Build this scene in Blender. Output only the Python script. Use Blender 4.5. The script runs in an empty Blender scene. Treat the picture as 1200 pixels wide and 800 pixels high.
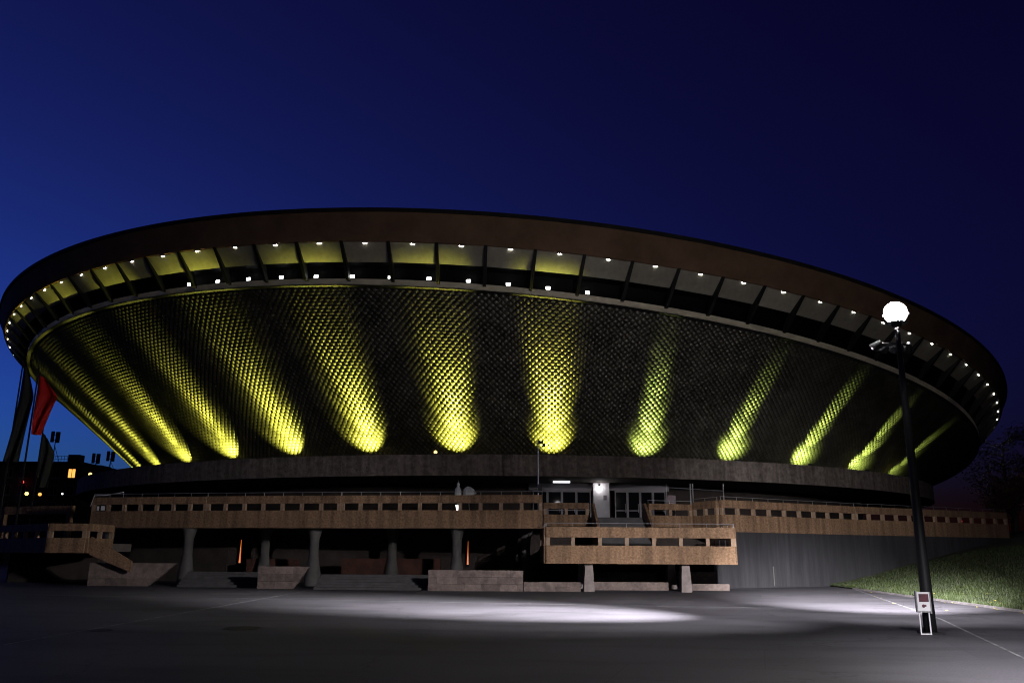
import bpy, math, random
import numpy as np
from mathutils import Matrix, Vector
PI = math.pi
rng = random.Random(7)
scene = bpy.context.scene
col = scene.collection

# ------------------------------------------------------------------ camera
cd = bpy.data.cameras.new('camera')
cam = bpy.data.objects.new('camera', cd); col.objects.link(cam)
cd.sensor_width = 36.0; cd.lens = 29.32; cd.clip_start = 0.1; cd.clip_end = 3000
cam.matrix_world = (Matrix.Translation((0, 0, 2.5)) @ Matrix.Rotation(PI/2 + 0.24813, 4, 'X')
                    @ Matrix.Rotation(0.0066, 4, 'Z'))
scene.camera = cam

# ------------------------------------------------------------------ dusk sky
world = bpy.data.worlds.new('World'); scene.world = world; world.use_nodes = True
wn = world.node_tree; wn.nodes.clear()
sky = wn.nodes.new('ShaderNodeTexSky'); sky.sky_type = 'NISHITA'; sky.sun_disc = False
SUN_AZ = math.radians(-52)
sky.sun_elevation = math.radians(-4.0); sky.sun_rotation = SUN_AZ
sky.air_density = 1.0; sky.dust_density = 0.3; sky.ozone_density = 6.0
sep = wn.nodes.new('ShaderNodeSeparateColor'); com = wn.nodes.new('ShaderNodeCombineColor')
wn.links.new(sky.outputs[0], sep.inputs[0])
# deepen the twilight: per-channel power and gain on the sky colour
for ch, (gam, gain) in enumerate(((.97, 6.4), (1.36, 140.0), (1.45, 112.0))):
    m0 = wn.nodes.new('ShaderNodeMath'); m0.operation = 'MULTIPLY'; m0.inputs[1].default_value = .15
    m1 = wn.nodes.new('ShaderNodeMath'); m1.operation = 'POWER'; m1.inputs[1].default_value = gam
    m2 = wn.nodes.new('ShaderNodeMath'); m2.operation = 'MULTIPLY'; m2.inputs[1].default_value = gain/.15
    wn.links.new(sep.outputs[ch], m0.inputs[0]); wn.links.new(m0.outputs[0], m1.inputs[0])
    wn.links.new(m1.outputs[0], m2.inputs[0]); wn.links.new(m2.outputs[0], com.inputs[ch])
bg = wn.nodes.new('ShaderNodeBackground'); bg.inputs[1].default_value = 0.15
wo = wn.nodes.new('ShaderNodeOutputWorld')
wn.links.new(com.outputs[0], bg.inputs[0]); wn.links.new(bg.outputs[0], wo.inputs[0])

# ------------------------------------------------------------------ render settings
vs = scene.view_settings
vs.view_transform = 'Standard'; vs.look = 'None'; vs.exposure = 0.0; vs.gamma = 1.0
vs.use_curve_mapping = False
cy = scene.cycles
cy.use_denoising = True; cy.use_light_tree = True
cy.max_bounces = 4; cy.diffuse_bounces = 2; cy.glossy_bounces = 2; cy.transmission_bounces = 2
cy.sample_clamp_indirect = 2.0; cy.sample_clamp_direct = 0.0
cy.caustics_reflective = False; cy.caustics_refractive = False
cy.use_adaptive_sampling = False
cy.filter_width = 1.1

# ------------------------------------------------------------------ materials
def mat(name, color, rough=0.8, metal=0.0, var=0.0, scale=1.0, bump=0.0, bscale=20.0,
        stretch=(1, 1, 1), color2=None, spec=0.5, rnd=0.0, streak=0.0):
    m = bpy.data.materials.new(name); m.use_nodes = True
    nt = m.node_tree; b = nt.nodes['Principled BSDF']; L = nt.links
    b.inputs['Roughness'].default_value = rough; b.inputs['Metallic'].default_value = metal
    b.inputs['Specular IOR Level'].default_value = spec
    b.inputs['Base Color'].default_value = (*color, 1)
    tc = nt.nodes.new('ShaderNodeTexCoord'); mp = nt.nodes.new('ShaderNodeMapping')
    mp.inputs['Scale'].default_value = stretch
    L.new(tc.outputs['Object'], mp.inputs[0])
    if var > 0:
        n = nt.nodes.new('ShaderNodeTexNoise'); n.inputs['Scale'].default_value = scale
        n.inputs['Detail'].default_value = 6; n.inputs['Roughness'].default_value = 0.65
        L.new(mp.outputs[0], n.inputs[0])
        r = nt.nodes.new('ShaderNodeValToRGB')
        c2 = color2 or tuple(c*(1-var) for c in color); c1 = tuple(min(1, c*(1+var*.6)) for c in color)
        r.color_ramp.elements[0].position = .33; r.color_ramp.elements[1].position = .67
        r.color_ramp.elements[0].color = (*c2, 1); r.color_ramp.elements[1].color = (*c1, 1)
        L.new(n.outputs[0], r.inputs[0]); out = r.outputs[0]
        if rnd > 0:
            oi = nt.nodes.new('ShaderNodeObjectInfo'); mr = nt.nodes.new('ShaderNodeMapRange')
            mr.inputs[3].default_value = 1-rnd; mr.inputs[4].default_value = 1+rnd
            L.new(oi.outputs['Random'], mr.inputs[0])
            mx = nt.nodes.new('ShaderNodeVectorMath'); mx.operation = 'SCALE'
            L.new(out, mx.inputs[0]); L.new(mr.outputs[0], mx.inputs['Scale']); out = mx.outputs[0]
        if streak > 0:
            geo = nt.nodes.new('ShaderNodeNewGeometry'); m3 = nt.nodes.new('ShaderNodeMapping'); m3.inputs['Scale'].default_value = (2.2, 2.2, .18)
            L.new(geo.outputs['Position'], m3.inputs[0])
            n3 = nt.nodes.new('ShaderNodeTexNoise'); n3.inputs['Scale'].default_value = 1.0; n3.inputs['Detail'].default_value = 4
            L.new(m3.outputs[0], n3.inputs[0])
            mr3 = nt.nodes.new('ShaderNodeMapRange'); mr3.inputs[1].default_value = .35; mr3.inputs[2].default_value = .6
            mr3.inputs[3].default_value = 1-streak; mr3.inputs[4].default_value = 1.0
            L.new(n3.outputs[0], mr3.inputs[0])
            mx3 = nt.nodes.new('ShaderNodeVectorMath'); mx3.operation = 'SCALE'
            L.new(out, mx3.inputs[0]); L.new(mr3.outputs[0], mx3.inputs['Scale']); out = mx3.outputs[0]
        L.new(out, b.inputs['Base Color'])
    if bump > 0:
        n2 = nt.nodes.new('ShaderNodeTexNoise'); n2.inputs['Scale'].default_value = bscale
        n2.inputs['Detail'].default_value = 5
        L.new(mp.outputs[0], n2.inputs[0])
        bp = nt.nodes.new('ShaderNodeBump'); bp.inputs['Strength'].default_value = bump
        bp.inputs['Distance'].default_value = 0.05
        L.new(n2.outputs[0], bp.inputs['Height']); L.new(bp.outputs[0], b.inputs['Normal'])
    return m

def emit(name, color, strength):
    m = bpy.data.materials.new(name); m.use_nodes = True
    b = m.node_tree.nodes['Principled BSDF']
    b.inputs['Base Color'].default_value = (0.6, 0.6, 0.6, 1)
    b.inputs['Emission Color'].default_value = (*color, 1)
    b.inputs['Emission Strength'].default_value = strength
    return m

M = dict(
    aggregate=mat('aggregate_concrete', (.32, .195, .108), .85, var=.45, scale=6.5, bump=1.0, bscale=7, rnd=.12, streak=.42),
    coping=mat('post_concrete', (.36, .25, .165), .8, var=.25, scale=2.5, bump=.4, bscale=18),
    ring=mat('ring_aggregate', (.20, .17, .148), .9, spec=.1, var=.45, scale=2.3, bump=1.0, bscale=7, rnd=.18, streak=.4),
    smooth=mat('smooth_concrete', (.048, .048, .052), .7, var=.30, scale=.8, bump=.15, bscale=4, stretch=(2, 2, .25), streak=.3),
    deck=mat('deck_concrete', (.16, .14, .125), .8, var=.3, scale=1.2),
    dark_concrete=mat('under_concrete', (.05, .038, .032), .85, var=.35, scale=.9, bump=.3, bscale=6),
    block=mat('stone_block', (.20, .155, .135), .85, var=.4, scale=2.4, bump=.6, bscale=8, rnd=.25),
    red_brick=mat('red_brown_render', (.075, .03, .02), .9, var=.4, scale=1.2),
    pier=mat('pier_concrete', (.27, .23, .21), .85, var=.3, scale=2),
    step=mat('step_concrete', (.075, .072, .072), .8, var=.3, scale=1.5),
    column=mat('column_concrete', (.10, .095, .09), .75, var=.25, scale=1.4),
    cladding=mat('scale_metal', (.11, .107, .085), .38, metal=.35, var=.45, scale=.5, streak=.3),
    bowl=mat('bowl_backing', (.03, .03, .028), .7),
    cream=mat('cream_rim', (.78, .72, .55), .55, var=.22, scale=.6, stretch=(1, 1, 3)),
    fascia=mat('brown_fascia', (.20, .125, .08), .85, spec=.12, var=.25, scale=.35, bump=.1, bscale=2),
    soffit=mat('soffit_panel', (.36, .34, .28), .6, var=.2, scale=1.2, rnd=.15),
    dark_metal=mat('dark_metal', (.010, .010, .011), .55, metal=.0, spec=.25),
    void=mat('dark_glazing', (.003, .003, .004), .6, spec=.1),
    black=mat('black_roof', (.012, .012, .013), .8),
    glass=mat('dark_glass', (.008, .009, .012), .03, spec=.3),
    frame=mat('door_frame', (.13, .12, .135), .45, metal=.3),
    render=mat('white_render', (.55, .55, .60), .7, var=.15, scale=1.5),
    steel=mat('galvanised_steel', (.45, .45, .46), .4, metal=.7, var=.2, scale=6),
    white=mat('white_paint', (.75, .75, .76), .5),
    cloth_white=mat('white_cloth', (.6, .62, .62), .8),
    asphalt=None, grass=None,
    kerb=mat('kerb_stone', (.13, .12, .12), .8, var=.3, scale=2, rnd=.15),
    line=mat('worn_paint', (.15, .15, .155), .7, var=.75, scale=1.1),
    red=mat('red_cloth', (.75, .010, .008), .7),
    black_cloth=mat('black_cloth', (.02, .022, .02), .8),
    print_dark=mat('dark_print', (.05, .03, .04), .4, var=.6, scale=9, color2=(.14, .05, .06)),
    facade=mat('far_facade', (.03, .028, .028), .85, var=.3, scale=.2),
    bark=mat('bark', (.05, .04, .03), .9, var=.4, scale=4),
    leaf=mat('tree_leaf', (.02, .03, .01), .7, var=.4, scale=.6),
    leaf_lamp_red=mat('tree_leaf_lamp_red', (.09, .03, .02), .7, var=.4, scale=.6),  # red lamplight on the foliage is put into this leaf colour
    dead_leaf=mat('fallen_leaf', (.40, .32, .06), .7),
    blade=mat('grass_blade', (.020, .033, .003), .7, var=.4, scale=.5),
    e_lamp=emit('lamp_globe_light', (1, .95, .97), 1050),
    e_hood=emit('lamp_hood_light', (1, .9, .85), 900),
    e_lamp2=emit('lamp_globe_dim', (1, .95, .97), 120),
    e_hood2=emit('lamp_hood_dim', (1, .9, .85), 10),
    e_soffit=emit('soffit_lamp_light', (1, .96, .84), 80),
    e_rim=emit('rim_lamp_light', (.97, 1, .95), 14),
    e_flood=emit('floodlight_lens', (1, .9, .15), 6),
    e_door=emit('door_lamp_light', (1, .93, .9), 40),
    e_ceil=emit('ceiling_light', (.92, .94, 1), 2.5),
    e_orange=emit('orange_glow', (1, .22, .02), .7),
    e_warm=emit('warm_window', (1, .42, .08), 1.6),
    e_yellow=emit('yellow_light', (1, .62, .12), 5),
    e_red=emit('red_light', (1, .05, .04), 2.5),
    e_white=emit('white_light', (1, 1, .95), 3),
)

def asphalt_mat():
    m = bpy.data.materials.new('plaza_asphalt'); m.use_nodes = True
    nt = m.node_tree; L = nt.links; b = nt.nodes['Principled BSDF']; N = nt.nodes.new
    tc = N('ShaderNodeTexCoord')
    n1 = N('ShaderNodeTexNoise'); n1.inputs['Scale'].default_value = .12; n1.inputs['Detail'].default_value = 7
    n2 = N('ShaderNodeTexNoise'); n2.inputs['Scale'].default_value = 18; n2.inputs['Detail'].default_value = 4
    n3 = N('ShaderNodeTexNoise'); n3.inputs['Scale'].default_value = .5; n3.inputs['Detail'].default_value = 3
    for n in (n1, n2): L.new(tc.outputs['Object'], n.inputs[0])
    mp = N('ShaderNodeMapping'); mp.inputs['Scale'].default_value = (.35, 1.2, 1); mp.inputs['Rotation'].default_value = (0, 0, .3)
    L.new(tc.outputs['Object'], mp.inputs[0]); L.new(mp.outputs[0], n3.inputs[0])
    r1 = N('ShaderNodeValToRGB'); r1.color_ramp.elements[0].position = .3; r1.color_ramp.elements[1].position = .72
    r1.color_ramp.elements[0].color = (.038, .037, .043, 1); r1.color_ramp.elements[1].color = (.068, .065, .075, 1)
    L.new(n1.outputs[0], r1.inputs[0])
    r2 = N('ShaderNodeValToRGB'); r2.color_ramp.elements[0].position = .3; r2.color_ramp.elements[1].position = .8
    r2.color_ramp.elements[0].color = (.75, .75, .75, 1); r2.color_ramp.elements[1].color = (1.3, 1.3, 1.3, 1)
    L.new(n2.outputs[0], r2.inputs[0])
    r3 = N('ShaderNodeValToRGB'); r3.color_ramp.elements[0].position = .36; r3.color_ramp.elements[1].position = .5
    r3.color_ramp.elements[0].color = (.68, .68, .68, 1); r3.color_ramp.elements[1].color = (1, 1, 1, 1)
    L.new(n3.outputs[0], r3.inputs[0])
    m1 = N('ShaderNodeMix'); m1.data_type = 'RGBA'; m1.blend_type = 'MULTIPLY'; m1.inputs[0].default_value = 1
    m2 = N('ShaderNodeMix'); m2.data_type = 'RGBA'; m2.blend_type = 'MULTIPLY'; m2.inputs[0].default_value = 1
    L.new(r1.outputs[0], m1.inputs[6]); L.new(r2.outputs[0], m1.inputs[7])
    L.new(m1.outputs[2], m2.inputs[6]); L.new(r3.outputs[0], m2.inputs[7])
    vw = N('ShaderNodeTexVoronoi'); vw.feature = 'DISTANCE_TO_EDGE'; vw.inputs['Scale'].default_value = .085
    nw = N('ShaderNodeTexNoise'); nw.inputs['Scale'].default_value = .6; nw.inputs['Detail'].default_value = 6
    L.new(tc.outputs['Object'], nw.inputs[0])
    va = N('ShaderNodeVectorMath'); va.operation = 'MULTIPLY_ADD'; va.inputs[1].default_value = (5, 5, 0)
    L.new(nw.outputs[1], va.inputs[0]); L.new(tc.outputs['Object'], va.inputs[2]); L.new(va.outputs[0], vw.inputs[0])
    rc = N('ShaderNodeMapRange'); rc.inputs[1].default_value = .0; rc.inputs[2].default_value = .006; rc.inputs[3].default_value = .5; rc.inputs[4].default_value = 1
    L.new(vw.outputs[0], rc.inputs[0])
    # rectangular resurfacing patches
    bk = N('ShaderNodeTexBrick'); bk.inputs['Scale'].default_value = .06; bk.inputs['Mortar Size'].default_value = .0008; bk.offset = .37
    bk.inputs['Color1'].default_value = (.86, .86, .86, 1); bk.inputs['Color2'].default_value = (1.08, 1.08, 1.08, 1); bk.inputs['Mortar'].default_value = (.6, .6, .6, 1)
    bm = N('ShaderNodeMapping'); bm.inputs['Rotation'].default_value = (0, 0, .28); L.new(tc.outputs['Object'], bm.inputs[0]); L.new(bm.outputs[0], bk.inputs[0])
    s1 = N('ShaderNodeVectorMath'); s1.operation = 'SCALE'; L.new(m2.outputs[2], s1.inputs[0]); L.new(rc.outputs[0], s1.inputs['Scale'])
    s2 = N('ShaderNodeVectorMath'); s2.operation = 'MULTIPLY'; L.new(s1.outputs[0], s2.inputs[0]); L.new(bk.outputs[0], s2.inputs[1])
    L.new(s2.outputs[0], b.inputs['Base Color'])
    mr = N('ShaderNodeMapRange'); mr.inputs[3].default_value = .55; mr.inputs[4].default_value = .8
    L.new(n1.outputs[0], mr.inputs[0]); L.new(mr.outputs[0], b.inputs['Roughness'])
    b.inputs['Specular IOR Level'].default_value = .35
    bp = N('ShaderNodeBump'); bp.inputs['Strength'].default_value = .35; bp.inputs['Distance'].default_value = .02
    L.new(n2.outputs[0], bp.inputs['Height']); L.new(bp.outputs[0], b.inputs['Normal'])
    return m
M['asphalt'] = asphalt_mat()
M['grass'] = mat('grass_ground', (.016, .026, .003), .9, var=.55, scale=.8, bump=1.0, bscale=6, color2=(.007, .010, .003))

# ------------------------------------------------------------------ mesh helpers
class MB:
    def __init__(s): s.v = []; s.f = []
    def add(s, vs, fs):
        o = len(s.v); s.v += [tuple(p) for p in vs]; s.f += [tuple(i+o for i in f) for f in fs]; return s
    def box(s, c, size, mtx=None):
        x, y, z = (k/2 for k in size)
        vs = [Vector((sx*x, sy*y, sz*z)) for sz in (-1, 1) for sx, sy in ((-1, -1), (1, -1), (1, 1), (-1, 1))]
        if mtx is not None: vs = [mtx @ p for p in vs]
        return s.add([p+Vector(c) for p in vs], [(3, 2, 1, 0), (4, 5, 6, 7), (0, 1, 5, 4), (1, 2, 6, 5), (2, 3, 7, 6), (3, 0, 4, 7)])
    def span(s, a, b): return s.box([(p+q)/2 for p, q in zip(a, b)], [abs(q-p) for p, q in zip(a, b)])
    def wall(s, a, b, t, z0, z1):          # upright slab along a plan segment
        a = Vector(a[:2]); b = Vector(b[:2]); d = (b-a).normalized(); n = Vector((-d.y, d.x))*t/2
        q = [a-n, b-n, b+n, a+n]
        return s.prism([(p.x, p.y) for p in q], z0, z1)
    def prism(s, poly, z0, z1):
        n = len(poly); ar = sum(poly[i][0]*poly[(i+1) % n][1]-poly[(i+1) % n][0]*poly[i][1] for i in range(n))
        if ar < 0: poly = poly[::-1]
        vs = [(x, y, z0) for x, y in poly]+[(x, y, z1) for x, y in poly]
        fs = [tuple(range(n-1, -1, -1)), tuple(range(n, 2*n))]+[(i, (i+1) % n, n+(i+1) % n, n+i) for i in range(n)]
        return s.add(vs, fs)
    def extr(s, poly, d):                 # polygon of 3d points pushed along d
        n = len(poly); d = Vector(d); p = [Vector(q) for q in poly]
        return s.add(p+[q+d for q in p], [tuple(range(n-1, -1, -1)), tuple(range(n, 2*n))]+[(i, (i+1) % n, n+(i+1) % n, n+i) for i in range(n)])
    def tube(s, pts, radii, n=10, caps=True):
        pts = [Vector(p) for p in pts]
        if not hasattr(radii, '__len__'): radii = [radii]*len(pts)
        vs = []; fs = []
        for i, p in enumerate(pts):
            d = (pts[min(i+1, len(pts)-1)]-pts[max(i-1, 0)]).normalized()
            a = d.cross(Vector((0, 0, 1)) if abs(d.z) < .9 else Vector((1, 0, 0))).normalized(); b = d.cross(a)
            vs += [p+radii[i]*(math.cos(t)*a+math.sin(t)*b) for t in (2*PI*k/n for k in range(n))]
        for i in range(len(pts)-1):
            for k in range(n):
                fs.append((i*n+k, i*n+(k+1) % n, (i+1)*n+(k+1) % n, (i+1)*n+k))
        if caps: fs += [tuple(range(n-1, -1, -1)), tuple(range((len(pts)-1)*n, len(pts)*n))]
        return s.add(vs, fs)
    def lathe(s, prof, n=24, c=(0, 0, 0)):
        vs = [(c[0]+r*math.cos(2*PI*k/n), c[1]+r*math.sin(2*PI*k/n), c[2]+z) for r, z in prof for k in range(n)]
        fs = [(i*n+k, i*n+(k+1) % n, (i+1)*n+(k+1) % n, (i+1)*n+k) for i in range(len(prof)-1) for k in range(n)]
        return s.add(vs, fs)
    def mesh(s, name, m, smooth=False):
        me = bpy.data.meshes.new(name); me.from_pydata(s.v, [], s.f); me.materials.append(m)
        if smooth: me.polygons.foreach_set('use_smooth', [True]*len(me.polygons))
        me.update(); return me

def ob(name, me, parent=None, mtx=None):
    o = bpy.data.objects.new(name, me); col.objects.link(o)
    if parent is not None:
        o.parent = parent
        if 'base' in META.get(parent.name, {}): o.matrix_parent_inverse = Matrix.Translation(META[parent.name]['base']).inverted()
    if mtx is not None: o.matrix_basis = mtx
    return o
META = {}
def thing(name, loc, label, cat, group=None, kind=None):
    o = bpy.data.objects.new(name, None); col.objects.link(o); o.location = loc; o.empty_display_size = .3
    META[o.name] = {'base': Vector(loc)}
    o['label'] = label; o['category'] = cat
    if group: o['group'] = group
    return o
def tag(o, label, cat=None, group=None, kind=None):
    if kind: o['kind'] = kind
    o['label'] = label
    if cat: o['category'] = cat
    if group: o['group'] = group
    return o
def part(root, name, mb, m, mtx=None, smooth=False):          # mesh in world coordinates under a thing
    me = mb.mesh(name, m, smooth) if isinstance(mb, MB) else mb
    return ob(name, me, root, mtx)
def light(name, kind, loc, power, color, target=None, size=None, blend=1.0, radius=.1, parent=None):
    ld = bpy.data.lights.new(name, kind); ld.energy = power; ld.color = color
    ld.shadow_soft_size = radius
    if kind == 'SPOT': ld.spot_size = math.radians(size); ld.spot_blend = blend
    o = ob(name, ld, parent)
    mt = Matrix.Translation(loc)
    if target is not None:
        mt = mt @ (Vector(target)-Vector(loc)).to_track_quat('-Z', 'Y').to_matrix().to_4x4()
    o.matrix_basis = mt
    return o

# ------------------------------------------------------------------ ground
g = MB().add([(-900, -300, 0), (900, -300, 0), (900, 1500, 0), (-900, 1500, 0)], [(0, 1, 2, 3)])
o = ob('ground', g.mesh('ground', M['asphalt'])); o['kind'] = 'structure'; o['label'] = 'dark asphalt plaza in front of the arena'

def hill_edge(y): return 26.1-(66-y)*.094 if y < 66 else 26.1+(y-66)*.05
def hill_z(x, y):
    d = x-hill_edge(y)
    if d < 0: return -.3
    s = d*d/(d+2.2)*.225
    return .09+min(s, 6.0*(1-math.exp(-s/6.0))*1.25)
hb = MB(); xs = [0, .4, .9, 1.6, 2.5, 3.6, 5, 6.6, 8.5, 11, 14, 18, 23, 30, 40, 60, 100]; ys = list(range(-20, 131, 5))+[160, 220]
for y in ys:
    for d in xs:
        x = hill_edge(y)+d; hb.v.append((x, y, hill_z(x, y)+.06*math.sin(x*1.7+y*.6)*math.sin(y*.9)*min(1, d)))
W = len(xs)
hb.f = [(j*W+i, j*W+i+1, (j+1)*W+i+1, (j+1)*W+i) for j in range(len(ys)-1) for i in range(W-1)]
o = ob('grass_bank', hb.mesh('grass_bank', M['grass'], True)); o['kind'] = 'structure'
o['label'] = 'sloping grass bank rising beside the retaining wall'
# grass blades on the near face of the bank
r = np.random.default_rng(3); n = 52000
by = 34+r.random(n)**1.2*42; bd = .05+r.random(n)**1.5*17
bx = np.array([hill_edge(v) for v in by])+bd
bz = np.array([hill_z(a, b) for a, b in zip(bx, by)])
ang = r.random(n)*2*PI; hh = .10+.16*r.random(n); w = .02+.02*r.random(n); ln = (r.random((n, 2))-.5)*.16
V = np.empty((n, 3, 3)); ca, sa = np.cos(ang)*w, np.sin(ang)*w
V[:, 0] = np.stack([bx-ca, by-sa, bz-.03], 1); V[:, 1] = np.stack([bx+ca, by+sa, bz-.03], 1)
V[:, 2] = np.stack([bx+ln[:, 0], by+ln[:, 1], bz+hh], 1)
me = bpy.data.meshes.new('grass'); me.from_pydata(V.reshape(-1, 3).tolist(), [], np.arange(n*3).reshape(-1, 3).tolist())
me.materials.append(M['blade']); o = ob('grass', me); tag(o, 'short green grass growing on the bank', 'grass', kind='stuff')
fl = MB()
for k in range(110):
    y = rng.uniform(38, 72); x = hill_edge(y)+(rng.uniform(-4, 9) if k % 3 else rng.uniform(-.6, .8)); z = max(.012, hill_z(x, y)+.16 if x > hill_edge(y) else .012)
    a = rng.uniform(0, 6.28); s = rng.uniform(.05, .10)
    fl.add([(x+s*math.cos(a+t), y+s*math.sin(a+t), z+rng.uniform(0, .04)) for t in (0, 1.4, 3.1, 4.6)], [(0, 1, 2, 3)])
tag(ob('fallen_leaves', fl.mesh('fallen_leaves', M['dead_leaf'])), 'yellow fallen leaves scattered along the grass edge', 'leaves', kind='stuff')
# kerb stones along the bank
kr = thing('kerb', (hill_edge(50), 50, 0), 'low stone kerb between asphalt and the grass bank', 'kerb')
y = 24.0; kme = MB().box((0, 0, .05), (.14, .98, .12)).mesh('kerb_stone', M['kerb'])
while y < 66:
    part(kr, 'kerb_stone', kme, None, Matrix.Translation((hill_edge(y+.5)-.06, y+.5, .0)) @ Matrix.Rotation(-.094, 4, 'Z')); y += 1.0
# thin painted lines and a manhole cover on the asphalt
def stripe(a, b, w):
    return MB().wall(a, b, w, .001, .005)
for a, b, w in (((26.0, 65.6), (17.6, 35.8), .09), ((17.6, 35.8), (9.8, 13.0), .09), ((-13.4, 59.8), (-13.75, 24.0), .06), ((-30, 50.5), (12, 42.5), .03)):
    o = ob('painted_line', stripe(a, b, w).mesh('painted_line', M['line'])); o['kind'] = 'structure'; o['label'] = 'thin worn line across the asphalt'
for i, (x, y, rr) in enumerate(((-8.97, 29.4, .62), (-13.2, 28.4, .35))):
    mc = MB().lathe([(0.001, .014), (rr*.82, .014), (rr*.84, .008), (rr*.9, .008), (rr*.92, .016), (rr, .016), (rr+.03, .002)], 28, (0, 0, 0))
    t = ob('manhole_cover', mc.mesh('manhole_cover', M['dark_metal'])); t.location = (x, y, 0)
    tag(t, ('large dark iron manhole cover in the plaza asphalt', 'small dark iron drain cover in the plaza asphalt')[i], 'manhole cover', 'covers in the asphalt')

# ------------------------------------------------------------------ arena
class Ring:
    def __init__(s, c, R, tx, ty):
        s.c = Vector(c); s.R = R
        s.n = Vector((-tx, -ty, 1)).normalized(); s.u = Vector((1, 0, tx)).normalized(); s.w = s.n.cross(s.u)
        s.m = Matrix.Translation(s.c) @ Matrix((s.u, s.w, s.n)).transposed().to_4x4()
    def p(s, ph, R=None, dz=0.0):
        R = s.R if R is None else R
        return s.c+R*(math.cos(ph)*s.u+math.sin(ph)*s.w)+Vector((0, 0, dz))
EAVE = Ring((-1.97, 137.7, 21.80), 71.8, -.0703, -.0793)
RIM = Ring((-1.97, 137.7, 18.54), 68.8, -.0797, -.0855)
FOOT = Ring((3.0, 131.5, 10.0), 53.0, 0, 0)
BASE = Ring((-.70, 126.9, 0), 57.4, 0, 0)

def sweep(prof, n=288, close=False, a0=0.0, a1=2*PI):
    """prof(ph) -> list of points; swept round the ring"""
    mb = MB(); full = abs(a1-a0-2*PI) < 1e-6; cnt = n if full else n+1
    for k in range(cnt):
        pts = prof(a0+(a1-a0)*k/n); mb.v += [tuple(p) for p in pts]
    m = len(pts); mm = m if close else m-1
    for k in range(n):
        for i in range(mm):
            a = k*m; b = ((k+1) % cnt)*m; j = (i+1) % m
            mb.f.append((a+i, b+i, b+j, a+j))
    return mb

arena = thing('arena', (-.7, 126.9, 0), 'huge saucer-shaped arena with diamond-scaled bowl lit by yellow uplights', 'building')
roof = part(arena, 'roof', sweep(lambda a: [EAVE.p(a, 73.0, 2.2), EAVE.p(a, 72.98, 2.55), EAVE.p(a, 70, 3.1), EAVE.p(a, 55, 5.0), EAVE.p(a, 30, 6.8), EAVE.p(a, .05, 7.4)]), M['black'])
roof['label'] = 'shallow dark domed roof with thin black edge'
fa = part(arena, 'fascia', sweep(lambda a: [EAVE.p(a, 71.75, .02), EAVE.p(a, 72.0, .0), EAVE.p(a, 72.25, .35), EAVE.p(a, 72.85, 2.22)]), M['fascia'], smooth=False)
fa['label'] = 'plain brown fascia band round the roof edge'
NL = 108; PH0 = 3.4521; DP = 2*PI/NL
# soffit panels, struts, lamps: built once in the eave frame at angle 0, then copied round
hw = 71.8*math.tan(DP/2)-.10; hw2 = 70.2*math.tan(DP/2)-.10
pm = MB().extr([(71.78, -hw, -.03), (71.78, hw, -.03), (70.2, hw2, -1.17), (70.2, -hw2, -1.17)], (-.05, 0, .07)).mesh('soffit_panel', M['soffit'])
sm = MB()
sm.extr([(72.02, -.14, 0.01), (69.45, -.14, -1.0), (69.0, -.14, -1.0), (70.0, -.14, -.35), (71.6, -.14, .05)], (0, .28, 0))
sm = sm.mesh('strut', M['dark_metal'])
lm_h = MB().box((71.72, 0, -.02), (.22, .44, .05)).box((71.815, 0, -.065), (.03, .44, .05)).mesh('soffit_lamp', M['dark_metal'])
lm_e = MB().box((71.70, 0, -.072), (.10, .32, .045)).mesh('lens', M['e_soffit'])
for k in range(NL):
    ph = PH0+k*DP; R = EAVE.m @ Matrix.Rotation(ph, 4, 'Z')
    part(arena, 'soffit_panel', pm, None, R)
    ph2 = ph+DP/2; d = EAVE.p(ph2, 71.9).z-RIM.p(ph2, 69.4).z-.48
    part(arena, 'strut', sm, None, EAVE.m @ Matrix.Rotation(ph2, 4, 'Z') @ Matrix.Diagonal((1, 1, d, 1)))
    h = part(arena, 'soffit_lamp', lm_h, None, R); ob('lens', lm_e, h)
part(arena, 'recess', sweep(lambda a: [EAVE.p(a, 71.6, .05), EAVE.p(a, 70.1, -1.02), EAVE.p(a, 68.9, -1.05), RIM.p(a, 68.3, .45)]), M['void'])
part(arena, 'drip_edge', sweep(lambda a: [RIM.p(a, 68.6, -.08), RIM.p(a, 69.30, -.13), RIM.p(a, 69.30, -.07), RIM.p(a, 69.1, .0)]), M['black'])
part(arena, 'rim', sweep(lambda a: [RIM.p(a, 68.7, -.06), RIM.p(a, 69.05, -.10), RIM.p(a, 69.22, .05), RIM.p(a, 69.32, .46), RIM.p(a, 69.1, .50), RIM.p(a, 68.3, .50)]), M['cream'])['label'] = 'pale cream rim along the top of the bowl'
# white lamps standing on the rim, only the left-hand front run is lit
rl_h = MB().box((0, 0, .22), (.20, .34, .20)).box((-.05, 0, .06), (.08, .08, .14)).mesh('rim_lamp', M['dark_metal'])
rl_e = MB().box((.12, 0, .22), (.05, .36, .24)).mesh('lens', M['e_rim'])
RIMLIT = [4.2790+.0500*k for k in range(12)]
for ph in RIMLIT:
    p = RIM.p(ph, 69.12, .50)
    h = part(arena, 'rim_lamp', rl_h, None, Matrix.Translation(p) @ Matrix.Rotation(ph, 4, 'Z')); ob('lens', rl_e, h)

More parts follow.
